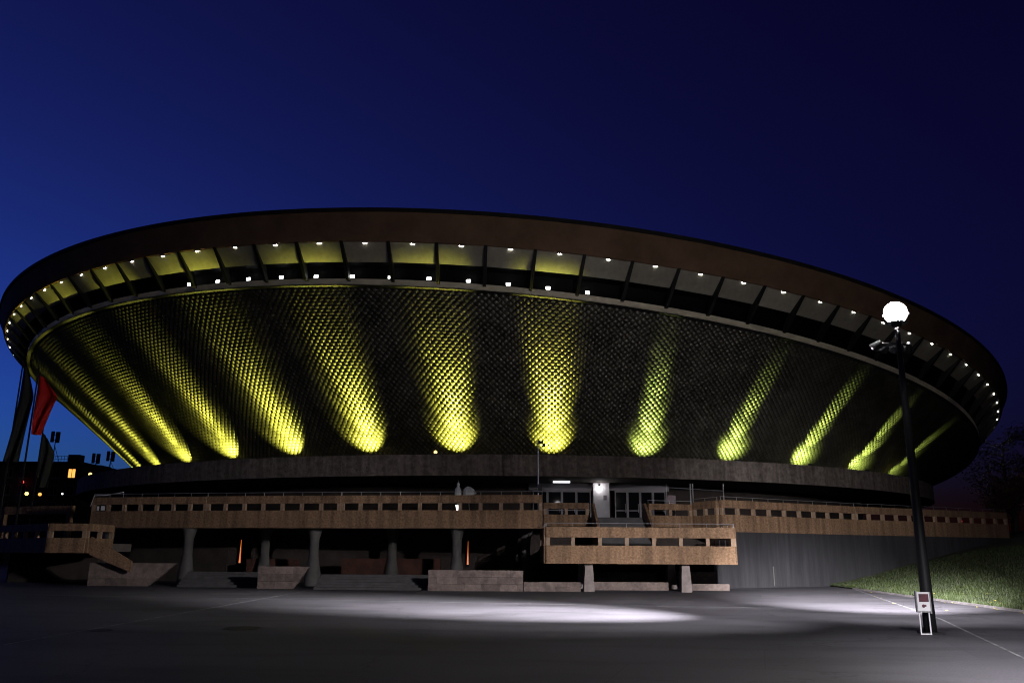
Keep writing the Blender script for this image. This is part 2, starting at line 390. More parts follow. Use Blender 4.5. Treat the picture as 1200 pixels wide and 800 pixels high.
# bowl backing and diamond scales
TWIST = .06
def bowl(ph, v):
    a = FOOT.p(ph); b = RIM.p(ph+TWIST); return a+(b-a)*v
part(arena, 'bowl', sweep(lambda a: [bowl(a, -.03)+Vector((-.25*math.cos(a), -.25*math.sin(a), 0)), bowl(a, 1.0)+Vector((-.25*math.cos(a), -.25*math.sin(a), 0))]), M['bowl'])
NA, NV = 680, 58
i, j = np.meshgrid(np.arange(1, NV), np.arange(NA), indexing='ij'); i = i.ravel(); j = j.ravel()
cen = j+.5*(i % 2)
def S(a, b):
    ph = a*2*PI/NA; v = b/NV; c, s = np.cos(ph)[:, None], np.sin(ph)[:, None]
    A = np.array(FOOT.c)+FOOT.R*(c*np.array(FOOT.u)+s*np.array(FOOT.w))
    c, s = np.cos(ph+TWIST)[:, None], np.sin(ph+TWIST)[:, None]
    B = np.array(RIM.c)+RIM.R*(c*np.array(RIM.u)+s*np.array(RIM.w))
    return A+(B-A)*v[:, None]
Lp, Rp, Bp, Tp = S(cen-.455, i), S(cen+.455, i), S(cen, i-.91), S(cen, i+.91)
nr = np.cross(Rp-Lp, Tp-Bp); nr /= np.linalg.norm(nr, axis=1)[:, None]
Ap = S(cen, i+.06)+nr*.22
verts = np.stack([Lp, Rp, Bp, Tp, Ap], 1).reshape(-1, 3)
q = np.arange(len(cen))[:, None]*5
faces = np.concatenate([q+[2, 1, 4], q+[0, 2, 4], q+[1, 3, 4], q+[3, 0, 4]])
me = bpy.data.meshes.new('scale_cladding')
me.vertices.add(len(verts)); me.vertices.foreach_set('co', verts.ravel())
me.loops.add(faces.size); me.loops.foreach_set('vertex_index', faces.ravel())
me.polygons.add(len(faces)); me.polygons.foreach_set('loop_start', np.arange(len(faces))*3)
me.polygons.foreach_set('loop_total', np.full(len(faces), 3)); me.materials.append(M['cladding']); me.update(); me.validate()
o = part(arena, 'scale_cladding', me, None); o['kind'] = 'stuff'; o['label'] = 'thousands of small pyramid scales covering the sloping bowl'

# concrete ring round the foot of the bowl, in panels
NR = 54; da = 2*PI/NR
def arcpanel(R0, R1, z0, z1, a0, a1, n=6):
    mb = MB()
    for k in range(n+1):
        a = a0+(a1-a0)*k/n
        for R, z in ((R1, z0), (R1, z1), (R0, z1), (R0, z0)): mb.v.append((R*math.cos(a), R*math.sin(a), z))
    for k in range(n):
        for i_ in range(4): mb.f.append((k*4+i_, (k+1)*4+i_, (k+1)*4+(i_+1) % 4, k*4+(i_+1) % 4))
    mb.f += [(3, 2, 1, 0), (n*4, n*4+1, n*4+2, n*4+3)]
    return mb
gap = .012/57
rp = arcpanel(57.0, 57.4, 8.68, 10.43, gap, da-gap).mesh('ring_panel', M['ring'])
for k in range(NR):
    part(arena, 'ring_panel', rp, None, Matrix.Translation((-.70, 126.9, 0)) @ Matrix.Rotation(k*da+.05, 4, 'Z'))
part(arena, 'ring_slab', sweep(lambda a: [BASE.p(a, 57.05, 10.2), BASE.p(a, 47.5, 10.2), BASE.p(a, 47.5, 8.76), BASE.p(a, 57.05, 8.76)], 160, True), M['dark_concrete'])
part(arena, 'drum_wall', sweep(lambda a: [BASE.p(a, 49.2, 4.2), BASE.p(a, 49.2, 8.8)], 160), M['dark_concrete'])

# uplights on the ring roof and their beams
NB = 40; PB0 = 3.785
fh = MB(); fh.box((0, 0, .10), (.5, .5, .06)).box((0, -.26, .30), (.08, .04, .40)).box((0, .26, .30), (.08, .04, .40))
fh.extr([(-.22, -.22, .30), (.05, -.22, .22), (.22, -.22, .46), (.0, -.22, .60)], (0, .44, 0))
fh = fh.mesh('floodlight', M['dark_metal'])
fe = MB().extr([(-.20, -.18, .315), (-.005, -.18, .612), (.0, -.18, .62), (-.21, -.18, .32)], (0, .36, 0)).mesh('lens', M['e_flood'])
BEAMS = {-3: .55, -2: .6, -1: .7, 0: .75, 1: .85, 2: .95, 3: 1.1, 4: 1.2, 5: 1.2, 6: 1.1, 7: .46, 8: .42, 9: .42, 10: .34, 11: .09}
for k, pw in BEAMS.items():
    ph = PB0+k*2*PI/NB
    foot = bowl(ph, .0); out = Vector((math.cos(ph), math.sin(ph), 0))
    pos = Vector((foot.x, foot.y, 10.15))+out*3.0
    fx = part(arena, 'floodlight', fh, None, Matrix.Translation(pos-Vector((0, 0, .02))) @ Matrix.Rotation(ph, 4, 'Z'))
    ob('lens', fe, fx)
    lp = pos+Vector((0, 0, .68))-out*.1
    c = (.97, .95, .12) if k <= 6 else (.78, 1.0, .20)
    # added blocker plate on the outer side keeps the beam off the eaves
    rp_ = RIM.p(ph+TWIST, 69.25, .25 if k > 3 else .0); e_ = lp+(rp_-lp).normalized()*.36
    tn = Vector((-out.y, out.x, 0))*.34
    vz = MB().add([e_-tn, e_+tn, e_+tn+out*.10-Vector((0, 0, .5)), e_-tn+out*.10-Vector((0, 0, .5))]
                  + [p_+out*.02 for p_ in (e_-tn, e_+tn, e_+tn+out*.10-Vector((0, 0, .5)), e_-tn+out*.10-Vector((0, 0, .5)))],
                  [(0, 1, 2, 3), (7, 6, 5, 4), (0, 4, 5, 1), (1, 5, 6, 2), (2, 6, 7, 3), (3, 7, 4, 0)])
    part(arena, 'added_visor', vz, M['black'])
    jt = 1+.12*math.sin(k*2.3)
    light('beam_light', 'SPOT', lp, 85000*pw*jt, c, bowl(ph+.006*math.sin(k*1.7), .60), (30 if k >= 3 else 26) if k <= 6 else 20, 1.0, .02, arena)
    light('beam_light', 'SPOT', lp, 22000*pw*jt, c, bowl(ph, .37), 50 if 3 <= k <= 6 else 40, 1.0, .02, arena)
    light('wash_light', 'SPOT', lp, 7000*pw, c, bowl(ph, .20), 90, 1.0, .02, arena)

# entrance glazing: doors, pillar, lamps
ent = Vector((8.2, 77.2, 5.3))
for x0, w, nd in ((2.0, 1.32, 4), (9.45, 1.16, 4)):
    for k in range(nd):
        a = x0+k*w
        f = MB()
        for s in ((a, a+.10), (a+w-.10, a+w)): f.span((s[0], 77.10, 5.32), (s[1], 77.25, 8.05))
        f.span((a+.10, 77.11, 7.92), (a+w-.10, 77.24, 8.05)); f.span((a+.10, 77.11, 5.32), (a+w-.10, 77.24, 5.50)); f.span((a+.10, 77.11, 6.25), (a+w-.10, 77.24, 6.33))
        d = part(arena, 'door', f, M['frame']); part(d, 'pane', MB().span((a+.10, 77.16, 5.50), (a+w-.10, 77.19, 7.92)), M['glass'])
        part(d, 'handle', MB().tube([(a+w-.2, 77.05, 6.1), (a+w-.2, 77.05, 6.9)], .02, 8), M['steel'])
part(arena, 'lintel', MB().span((1.6, 77.0, 8.06), (14.4, 77.3, 8.70)), M['frame'])
part(arena, 'entrance_pillar', MB().span((7.45, 76.55, 5.31), (8.90, 77.6, 8.72)), M['render'])['label'] = 'white pillar between the entrance doors under a wall lamp'
wl = part(arena, 'wall_lamp', MB().box((8.0, 76.42, 8.50), (.12, .26, .10)).tube([(8.0, 76.3, 8.5), (8.0, 76.2, 8.35)], .03, 8), M['dark_metal'])
part(wl, 'lens', MB().lathe([(.001, -.12), (.11, -.09), (.15, 0), (.11, .09), (.001, .12)], 14, (8.0, 76.18, 8.26)), M['e_door'], smooth=True)
part(arena, 'ceiling_lamp', MB().box((4.5, 75.2, 8.66), (1.5, .3, .12)), M['e_ceil'])
part(arena, 'entrance_sign', MB().box((8.5, 76.5, 7.4), (.3, .04, .42)), M['frame'])

# ------------------------------------------------------------------ terrace
ZT = 5.30
UL = [(-33.7, 68.5), (-23.6, 66.0), (-12.8, 64.0), (2.3, 61.8)]
UR = [(16.3, 66.0), (29.9, 74.0), (48.3, 83.0)]
def arcpts(a0, a1, R, n):
    return [(-.7+R*math.cos(a0+(a1-a0)*k/n), 126.9+R*math.sin(a0+(a1-a0)*k/n)) for k in range(n+1)]
front = UL+[(2.3, 68.0), (14.8, 69.3)]+UR
back = arcpts(math.radians(318), math.radians(224), 49.6, 30)
terrace = thing('terrace', (-10, 66, 0), 'raised concrete terrace carried on columns round the foot of the saucer', 'terrace')
inner = [(x, y+.30) for x, y in front]
part(terrace, 'deck', MB().prism(inner+back, 4.45, ZT), M['deck'])
colmesh = MB().lathe([(.62, 0), (.60, .9), (.50, 1.35), (.36, 2.2), (.36, 3.4), (.62, 4.43)], 20).mesh('column', M['column'], True)
for x, y in ((-25.1, 66.9), (-15.0, 65.6), (-4.0, 63.8), (-33, 70.4), (-20, 70), (-9.5, 69), (1.2, 68)):
    part(terrace, 'column', colmesh, None, Matrix.Translation((x, y, 0)))
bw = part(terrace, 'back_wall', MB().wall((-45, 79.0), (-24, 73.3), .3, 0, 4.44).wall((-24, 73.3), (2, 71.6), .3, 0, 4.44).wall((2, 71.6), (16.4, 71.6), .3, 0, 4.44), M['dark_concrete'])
for x, y, top in ((-22.85, 72.85, 3.45), (-3.55, 71.6, 3.6)):
    h = part(terrace, 'wall_strip_lamp', MB().box((x, y, 2.55), (.30, .10, 2.3)), M['dark_metal'])
    part(h, 'lens', MB().extr([(x-.075, y-.05, 1.55), (x+.075, y-.05, 1.55), (x+.03, y-.05, 2.7), (x+.008, y-.05, 3.45), (x-.008, y-.05, 3.45), (x-.03, y-.05, 2.7)], (0, -.05, 0)), M['e_orange'])
# inner low benches / walls seen under the deck
tag(ob('low_inner_wall', MB().wall((-13.5, 69.2), (-5.6, 69.0), .4, 0, 2.0).wall((-21.5, 70.5), (-17.2, 70.2), .4, 0, 1.9).mesh('low_inner_wall', M['red_brick'])), 'low reddish wall deep under the terrace between columns', 'wall')

def parapet(label, pts, z0, s0, s1, z1, pitch, t=.30, rail=True, slots=True, group=None):
    c = pts[0]
    root = thing('parapet', (c[0], c[1], z0), label, 'parapet', group)
    for a, b in zip(pts, pts[1:]):
        A = Vector((*a, 0)); B = Vector((*b, 0)); Ln = (B-A).length; d = (B-A)/Ln; rot = Matrix.Rotation(math.atan2(d.y, d.x), 4, 'Z')
        n = max(1, round(Ln/pitch)); g_ = .012
        m_ = Matrix.Translation(A) @ rot
        nseg = max(1, round(Ln/(pitch*6)))
        for k in range(nseg):
            x0 = Ln*k/nseg+g_; x1 = Ln*(k+1)/nseg-g_
            part(root, 'base_panel', MB().span((x0, -t/2, z0), (x1, t/2, s0)), M['aggregate'], m_)
            part(root, 'coping', MB().span((x0, -t/2, s1), (x1, t/2, z1)), M['aggregate'], m_)
        pw = .25
        pmh = MB().span((-pw/2, -t/2+.02, s0-.01), (pw/2, t/2-.02, s1+.01)).mesh('post', M['coping'])
        for k in range(n+1):
            x = min(max(Ln*k/n, pw/2+.01), Ln-pw/2-.01)
            part(root, 'post', pmh, None, m_ @ Matrix.Translation((x, 0, 0)))
        if rail:
            h = MB().tube([(0, 0, z1+.26), (Ln, 0, z1+.26)], .022, 6)
            for k in range(n+1): h.tube([(min(max(Ln*k/n, .03), Ln-.03), 0, z1-.02), (min(max(Ln*k/n, .03), Ln-.03), 0, z1+.26)], .018, 6)
            part(root, 'handrail', h, M['steel'], m_)
    return root
parapet('long slotted concrete parapet on the upper terrace, from the flagpoles to the camera mast', UL, 4.22, 5.53, 6.05, 6.62, 1.58)
parapet('slotted concrete parapet on top of the smooth grey retaining wall', UR, 4.20, 5.50, 6.02, 6.62, 1.78)
parapet('short recessed parapet beside the left stair cheek above the lower balcony', [(2.6, 68.0), (6.25, 68.1)], 4.6, 5.5, 5.95, 6.42, 1.75, rail=False)
parapet('short recessed parapet beside the right stair cheek above the lower balcony', [(11.0, 68.2), (14.7, 69.2)], 4.6, 5.5, 5.95, 6.42, 1.85, rail=True)
parapet('slotted parapet return joining the recessed balcony to the wall-top parapet', [(14.9, 69.3), (16.15, 66.35)], 4.22, 5.5, 6.02, 6.60, 1.5)
parapet('slotted concrete parapet round the lower balcony standing on stub piers', [(2.42, 66.5), (2.42, 58.65), (15.3, 58.65), (15.3, 65.2)], 1.83, 3.03, 3.56, 4.26, 1.77)
lower = thing('lower_balcony', (8.8, 62, 0), 'lower concrete balcony floor standing on stub piers under the entrance stairs', 'balcony')
part(lower, 'slab', MB().span((2.62, 58.85, 2.0), (15.1, 71.2, 2.9)), M['deck'])
stub = MB()
stub.add([(-.36, -.5, 0), (.36, -.5, 0), (.36, .5, 0), (-.36, .5, 0), (-.25, -.4, 1.98), (.25, -.4, 1.98), (.25, .4, 1.98), (-.25, .4, 1.98)], [(3, 2, 1, 0), (4, 5, 6, 7), (0, 1, 5, 4), (1, 2, 6, 5), (2, 3, 7, 6), (3, 0, 4, 7)])
stub = stub.mesh('pier', M['pier'])
for x, y in ((5.35, 59.3), (11.95, 59.3), (5.35, 64.5), (11.95, 64.5)): part(lower, 'pier', stub, None, Matrix.Translation((x, y, 0)))
for x0, x1, y, z0, z1 in ((5.9, 11.2, 61.5, 0, .55), (6.2, 11.0, 65, .0, 1.15), (12.5, 15.6, 61.8, 0, .45), (12.6, 15.4, 65, 0, 1.2)):
    part(lower, 'plinth', MB().span((x0, y, z0), (x1, y+.5, z1)), M['block'])
# entrance stair with sloping cheeks
stair = thing('entrance_stair', (8.6, 66, 2.9), 'concrete stair between sloping cheeks leading up to the entrance doors', 'stairs')
for k in range(14):
    part(stair, 'step', MB().span((6.75, 63.7+k*.32, 2.9), (10.55, 64.02+k*.32-.004, 2.9+(k+1)*.1714)), M['step'])
for x, xt in ((6.5, -.15), (10.62, .2)):
    ck = MB().extr([(x, 63.4, 2.9), (x, 63.4, 3.9), (x, 67.9, 6.42), (x, 68.6, 6.42), (x, 68.6, 2.9)], (.2, 0, 0))
    part(stair, 'cheek', ck, M['aggregate'])

# retaining wall beneath the right parapet
rw = thing('retaining_wall', (17, 66, 0), 'smooth grey concrete retaining wall lit at its foot beside the grass bank', 'wall')
seg = [(15.35, 65.45), (17.7, 66.83), (21.5, 69.07), (25.4, 71.36), (29.9, 74.0), (35.5, 76.75), (41.5, 79.7), (48.3, 83.0)]
for a, b in zip(seg, seg[1:]):
    A = Vector(a); B = Vector(b); d = (B-A).normalized(); off = Vector((-d.y, d.x))*.02
    part(rw, 'wall_panel', MB().wall(A+off+d*.008, B+off-d*.008, .24, -.2, 4.21), M['smooth'])
part(rw, 'drain_pipe', MB().tube([(20.85, 68.50, .1), (20.85, 68.50, 1.6)], .05, 8), M['column'])

# ------------------------------------------------------------------ low walls and steps at the plaza
def blockwall(label, x0, x1, y, h, rows, bl, slant=0.0, t=.4):
    root = thing('low_wall', ((x0+x1)/2, y, 0), label, 'wall')
    rh = h/rows
    for r_ in range(rows):
        z0 = r_*rh+.006; z1 = (r_+1)*rh-.006; x = x0; e0 = x1-slant*(1-z0/h); e1 = x1-slant*(1-z1/h); first = True
        while x < min(e0, e1)-.15:
            w_ = bl*rng.uniform(.85, 1.15)*(.5 if first and r_ % 2 else 1); first = False
            xe = x+w_; last = xe > min(e0, e1)-.35
            b0, b1 = (e0, e1) if last else (xe, xe)
            dy = rng.uniform(-.012, .012)
            part(root, 'stone_block', MB().extr([(x+.006, y+dy, z0), (b0-.006, y+dy, z0), (b1-.006, y+dy, z1), (x+.006, y+dy, z1)], (0, t, 0)), M['block'])
            x = xe
    return root
blockwall('low stone block wall with slanting end beside the dark ramp', -30.7, -24.4, 63.0, 1.62, 3, 1.5, 1.9)
blockwall('short low stone block wall with slanting end before a flared column', -17.5, -14.0, 60.0, 1.5, 3, 1.25, 1.0)
blockwall('long low stone block wall before the terrace columns', -5.55, .85, 58.4, 1.36, 3, 1.3)
blockwall('knee-high continuation of the block wall under the lower balcony', .9, 4.75, 58.6, .62, 2, 1.1)
st = thing('plaza_steps', (-9.8, 59.5, 0), 'wide dim steps between two low block walls', 'stairs')
for k in range(6):
    part(st, 'step', MB().span((-13.4+k*.0, 59.2+k*.4, 0), (-5.7, 59.6+k*.4-.004, (k+1)*.16)), M['step'])
st2 = thing('dark_steps', (-20.6, 61, 0), 'narrow dark steps behind the slanting block wall ends', 'stairs')
for k in range(6):
    part(st2, 'step', MB().span((-23.8, 62.0+k*.35, 0), (-17.6, 62.35+k*.35-.004, (k+1)*.17)), M['step'])

# left lower balcony with ramp
parapet('dim slotted parapet of the far lower balcony below the flagpoles', [(-46, 73.5), (-38.5, 66.5), (-33.4, 62.0), (-30.7, 62.0), (-30.7, 66.0)], 2.3, 3.35, 3.85, 4.37, 2.0, rail=False)
fb = thing('far_balcony', (-36, 68, 0), 'dark balcony slab on a pier beyond the slanting block wall', 'balcony')
part(fb, 'slab', MB().prism([(-33.2, 62.25), (-30.9, 62.25), (-30.9, 70), (-42, 76), (-45.6, 73.6), (-38.3, 66.8)], 2.4, 3.0), M['deck'])
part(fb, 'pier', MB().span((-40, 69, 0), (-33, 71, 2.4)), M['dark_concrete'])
rampw = MB().extr([(-30.5, 62.3, 2.2), (-30.5, 62.3, 3.45), (-27.4, 62.3, 1.75), (-27.4, 62.3, 1.0)], (0, .3, 0))
tag(ob('ramp_wall', rampw.mesh('ramp_wall', M['aggregate'])), 'sloping concrete ramp wall descending from the far lower balcony', 'wall')
tag(ob('upper_beam', MB().wall((-47, 78), (-38.5, 74.8), .4, 5.6, 6.3).wall((-46.5, 77.8), (-46.0, 77.6), .4, 0, 5.6).wall((-39, 75), (-38.6, 74.84), .4, 0, 5.6).mesh('upper_beam', M['aggregate'])), 'dim concrete beam on two posts behind the far lower balcony', 'beam')

# ------------------------------------------------------------------ street lamps
def street_lamp(x, y, h, label, glow):
    root = thing('street_lamp', (x, y, 0), label, 'street lamp', 'street lamps on the plaza')
    part(root, 'base_plate', MB().box((x, y, .03), (.62, .62, .06)), M['dark_metal'])
    part(root, 'column', MB().tube([(x, y, .05), (x, y, 1.5), (x, y, h*.5), (x, y, h-.5)], [.205, .19, .14, .085], 16), M['dark_metal'], smooth=True)
    part(root, 'service_door', MB().box((x-.03, y-.19, 1.0), (.13, .03, .5)), M['dark_metal'])
    part(root, 'collar', MB().lathe([(.09, -.55), (.17, -.5), (.19, -.38), (.10, -.36)], 16, (x, y, h)), M['dark_metal'], smooth=True)
    prof = [(.40*math.sin(PI*k/24)+.0005, -.40*math.cos(PI*k/24)) for k in range(25)]
    part(root, 'added_shade_disc', MB().lathe([(.10, -.40), (.36, -.40), (.37, -.37), (.10, -.36)], 24, (x, y, h)), M['dark_metal'])  # added disc keeps globe light off the pole and the ground below
    part(root, 'globe', MB().lathe(prof[:12], 48, (x, y, h)), glow[0], smooth=True)
    part(root, 'hood', MB().lathe([(.40, -.05), (.405, 0.0)]+prof[13:], 48, (x, y, h)), glow[1], smooth=True)
    part(root, 'hood_brim', MB().lathe([(.405, -.05), (.47, -.06), (.475, -.04), (.41, .01)], 24, (x, y, h)), M['dark_metal'], smooth=True)
    return root
LA = (13.95, 29.16)
sl = street_lamp(*LA, 11.05, 'tall tapered dark street lamp with blazing globe beside the small sign stand', (M['e_lamp'], M['e_hood']))
LB = (8.2, 4.6)
slb = street_lamp(*LB, 11.05, 'tall street lamp out on the open plaza away from the sign stand', (M['e_lamp2'], M['e_hood2']))
# added floodlight heads: guessed pool sources, plus extra ones softening pools and brightening the facade
for hd, tgt, pw_, cone in (((13.35, 29.55), (.6, 39.2, 0), 265000, 43), ((14.3, 29.75), (19.4, 47.5, 0), 280000, 44), ((13.8, 29.8), (7.5, 58.5, -4.0), 22000, 50),
                           ((13.3, 29.35), (2.6, 37.5, 0), 20000, 84), ((14.5, 29.6), (17.8, 42.0, 0), 20000, 90),
                           ((14.1, 29.85), (24, 71, 4.2), 21000, 38), ((13.5, 29.7), (-24, 67, 3.0), 12500, 46)):
    hx = MB().tube([(13.95, 29.16, 9.9), (*hd, 9.95)], .04, 8)
    D = (Vector(tgt)-Vector((*hd, 9.9))).normalized(); p0 = Vector((*hd, 9.95))
    hx.tube([p0-D*.12, p0+D*.02, p0+D*.22], [.06, .12, .17], 14)
    part(sl, 'added_spot_head', hx, M['dark_metal'])
    light('added_spot_light', 'SPOT', p0+D*.26, pw_, (1, .95, 1), tgt, cone, 1.0, .10, sl)

light('added_spot_light', 'SPOT', (8.35, 4.75, 10.4), 90000, (1, .95, 1), (15.0, 15.5, 0), 62, 1.0, .1, slb)  # spot added under the unseen lamp to brighten near ground and sign

# sign stand at the foot of the lamp
sg = thing('sign_stand', (13.62, 28.75, 0), 'small two-legged notice stand with dark picture beside the lamp foot', 'sign')
cx, cyy = 13.62, 28.75
for dx in (-.17, .15): part(sg, 'leg', MB().tube([(cx+dx, cyy, 0), (cx+dx, cyy, .78)], .022, 8), M['white'])
part(sg, 'foot_bar', MB().span((cx-.19, cyy-.02, .01), (cx+.17, cyy+.02, .04)), M['white'])
part(sg, 'panel', MB().span((cx-.21, cyy-.03, .74), (cx+.20, cyy+.03, 1.34)), M['white'])
part(sg, 'side_rail', MB().span((cx-.25, cyy-.04, .70), (cx-.212, cyy+.05, 1.38)), M['steel'])
part(sg, 'side_rail', MB().span((cx+.202, cyy-.04, .66), (cx+.24, cyy+.05, 1.34)), M['steel'])
part(sg, 'picture', MB().span((cx-.15, cyy-.036, 1.03), (cx+.17, cyy-.031, 1.28)), M['print_dark'])
part(sg, 'emblem', MB().lathe([(.001, 0), (.045, .0), (.055, .002)], 12).mesh('emblem', M['print_dark']), None, Matrix.Translation((cx-.02, cyy-.036, .90)) @ Matrix.Rotation(PI/2, 4, 'X'))
part(sg, 'emblem', MB().box((cx+.05, cyy-.034, .91), (.05, .006, .06)), M['print_dark'])
part(sg, 'shelf', MB().span((cx-.19, cyy-.05, .70), (cx+.19, cyy-.031, .735)), M['steel'])

# ------------------------------------------------------------------ small things on the terrace
cm = thing('camera_mast', (2.0, 62.3, 6.6), 'thin steel mast with two surveillance cameras at the parapet corner', 'mast')
part(cm, 'pole', MB().tube([(2.0, 62.15, 5.3), (2.0, 62.15, 10.75)], .05, 10), M['steel'])
part(cm, 'camera_head', MB().box((2.2, 62.1, 10.52), (.30, .18, .18)).tube([(2.0, 62.15, 10.6), (2.15, 62.12, 10.6)], .02, 6), M['dark_metal'])
part(cm, 'camera_head', MB().box((2.42, 62.1, 10.30), (.20, .22, .30)).tube([(2.2, 62.12, 10.45), (2.4, 62.1, 10.42)], .02, 6), M['dark_metal'])
part(cm, 'junction_box', MB().box((2.12, 61.98, 7.1), (.32, .22, .62)), M['dark_metal'])
pf = thing('steel_goalpost', (15, 70.4, 5.3), 'bare steel post frame with thin crossbar on the upper terrace', 'frame')
for x, r_ in ((12.95, .03), (14.95, .05), (15.15, .05), (17.7, .045)): part(pf, 'post', MB().tube([(x, 70.4, 5.3), (x, 70.4, 8.2)], r_, 8), M['steel'])
part(pf, 'crossbar', MB().tube([(12.95, 70.4, 7.88), (17.7, 70.4, 7.62)], .03, 8), M['steel'])
nb = thing('notice_board', (13.5, 71.5, 5.3), 'small reddish notice board behind the recessed parapet', 'board')
part(nb, 'panel', MB().box((13.5, 71.5, 6.9), (.8, .05, .8)), M['print_dark'])
for dx in (-.35, .35): part(nb, 'leg', MB().tube([(13.5+dx, 71.54, 5.3), (13.5+dx, 71.54, 7.3)], .025, 6), M['steel'])
# closed and half-open white parasols and a lantern behind the long parapet
ps = thing('parasol', (-4.15, 66.2, 5.3), 'closed white parasol standing behind the long parapet', 'parasol')
part(ps, 'pole', MB().tube([(-4.15, 66.2, 5.3), (-4.15, 66.2, 8.0)], .03, 8), M['steel'])
part(ps, 'canopy', MB().lathe([(.02, 7.85), (.13, 7.7), (.10, 7.55), (.24, 7.3), (.26, 6.95), (.15, 6.5)], 10, (-4.15, 66.2, 0)), M['cloth_white'])
ps = thing('parasol', (-3.2, 66.6, 5.3), 'half-open white parasol leaning beside the closed one', 'parasol')
part(ps, 'pole', MB().tube([(-3.2, 66.6, 5.3), (-3.45, 66.6, 7.6)], .03, 8), M['steel'])
part(ps, 'canopy', MB().lathe([(.02, .25), (.28, .15), (.48, -.2), (.55, -.55)], 12).mesh('canopy', M['cloth_white']), None, Matrix.Translation((-3.42, 66.6, 7.32)) @ Matrix.Rotation(-.4, 4, 'Y'))
ln_ = thing('lantern', (-4.0, 64.6, 5.3), 'small white glowing lantern seen through a parapet slot', 'lantern')
part(ln_, 'shade', MB().lathe([(.12, .35), (.20, .75), (.001, .76)], 10, (-4.0, 64.4, 5.25)), M['e_white'])
part(ln_, 'stand', MB().tube([(-4.0, 64.4, 5.3), (-4.0, 64.4, 5.62)], .05, 8), M['dark_metal'])
pr = thing('pipe_rail', (-33, 68.6, 6.6), 'bent white pipe rail at the end of the long parapet', 'rail')
part(pr, 'rail', MB().tube([(-33.75, 68.2, 5.9), (-33.55, 68.2, 6.75), (-32.6, 68.2, 6.8), (-31.2, 68.2, 7.05), (-31.2, 68.2, 6.62)], .035, 8), M['white'])
for i, (x, z, w_) in enumerate(((-33.15, 5.75, .12), (-32.75, 5.78, .28))):
    tag(ob('utility_box', MB().box((x, 68.25, z), (w_, .12, .34)).mesh('utility_box', M['white'])), ('narrow white box fixed at the end of the long parapet', 'wider white box fixed at the end of the long parapet')[i], 'box')
rd = thing('tail_lamp', (42.9, 81.3, 5.3), 'small red signal lamp seen through a slot of the wall-top parapet', 'lamp')
part(rd, 'post', MB().tube([(42.9, 81.4, 4.3), (42.9, 81.4, 5.55)], .04, 8), M['dark_metal'])
part(rd, 'lens', MB().box((42.9, 81.3, 5.72), (.30, .10, .14)), M['e_red'])
tl = thing('amber_lamp', (-6.4, 70.4, 10.2), 'small amber warning lamp on the ring roof', 'lamp')
part(tl, 'base', MB().tube([(-6.4, 70.6, 10.2), (-6.4, 70.6, 10.62)], .05, 8), M['dark_metal'])
part(tl, 'lens', MB().lathe([(.12, 0), (.14, .14), (.001, .24)], 10, (-6.4, 70.6, 10.62)), M['e_yellow'])

# ------------------------------------------------------------------ flags on masts
def flag(x, y, ztop, w_, ln_len, m_, label, sway=.0, taper=0.0, seed=0, group='flags on masts', height=20.0):
    root = thing('flagpole', (x, y, 0), label, 'flag', group)
    part(root, 'pole', MB().tube([(x, y, 0), (x, y, height)], [.12, .06], 10), M['dark_metal'])
    mb = MB(); nu, nv = 9, 22
    for b in range(nv+1):
        v = b/nv
        for a in range(nu+1):
            u = a/nu; ww = w_*(1-taper*max(0, v-.35)/.65)*(.35+.65*min(1, v/.3))
            mb.v.append((x+.08+u*ww+sway*v*v, y+.28*math.sin(u*9+v*3+seed)*(.3+v), ztop-ln_len*v-.5*u*(1-v)))
    mb.f = [(b*(nu+1)+a, b*(nu+1)+a+1, (b+1)*(nu+1)+a+1, (b+1)*(nu+1)+a) for b in range(nv) for a in range(nu)]
    part(root, 'flag', mb, m_, smooth=True)
    return root
flag(-45.0, 75, 19.1, 1.5, 9.0, M['black_cloth'], 'dark flag hanging limp from the mast farthest from the arena', -.4, .2, 1, height=19.6)
flag(-43.7, 75.4, 18.2, 2.0, 5.6, M['red'], 'bright red flag hanging from a mast beside the saucer edge', .3, .75, 2, height=18.8)
flag(-43.4, 77, 13.0, 1.2, 5.0, M['black_cloth'], 'black pennant hanging low on a shorter mast behind the red flag', .1, .2, 4, height=13.4)

# ------------------------------------------------------------------ far buildings on the left
def far_building(label, x0, x1, y, dep, h, cols_, rows_, lit, group='dark apartment blocks beyond the flags'):
    root = thing('apartment_block', ((x0+x1)/2, y, 0), label, 'building', group)
    part(root, 'wall', MB().span((x0, y, 0), (x1, y+dep, h)), M['facade'])
    part(root, 'roof', MB().span((x0-.3, y-.3, h), (x1+.3, y+dep+.3, h+.5)).span((x0+3, y+2, h+.5), (x0+8, y+7, h+2.2)), M['black'])
    w_ = (x1-x0)/cols_; fh_ = (h-2.5)/rows_
    fr = MB()
    for s in ((-.75, -.65), (.65, .75), (-.05, .05)): fr.span((s[0], -.10, -.8), (s[1], .02, .8))
    for s in ((-.9, -.8), (.8, .9)): fr.span((-.75, -.10, s[0]), (.75, .02, s[1]))
    fr = fr.mesh('window', M['frame']); pn = MB().span((-.65, -.06, -.8), (.65, -.02, .8)); sil = MB().span((-.9, -.22, -1.02), (.9, .02, -.92)).mesh('sill', M['frame'])
    pns = {k: pn.mesh('pane', M[k]) for k in ('glass', 'e_warm', 'e_yellow')}
    for r_ in range(rows_):
        for c_ in range(cols_):
            wo_ = part(root, 'window', fr, None, Matrix.Translation((x0+(c_+.5)*w_, y, 2.4+(r_+.5)*fh_)))
            ob('pane', pns[lit.get((c_, r_), 'glass')], wo_); ob('sill', sil, wo_)
    return root
b1 = far_building('dark apartment block behind the flags with two warm lit windows', -118, -82, 160, 16, 18.3, 12, 5, {(11, 4): 'e_warm', (10, 4): 'glass'})
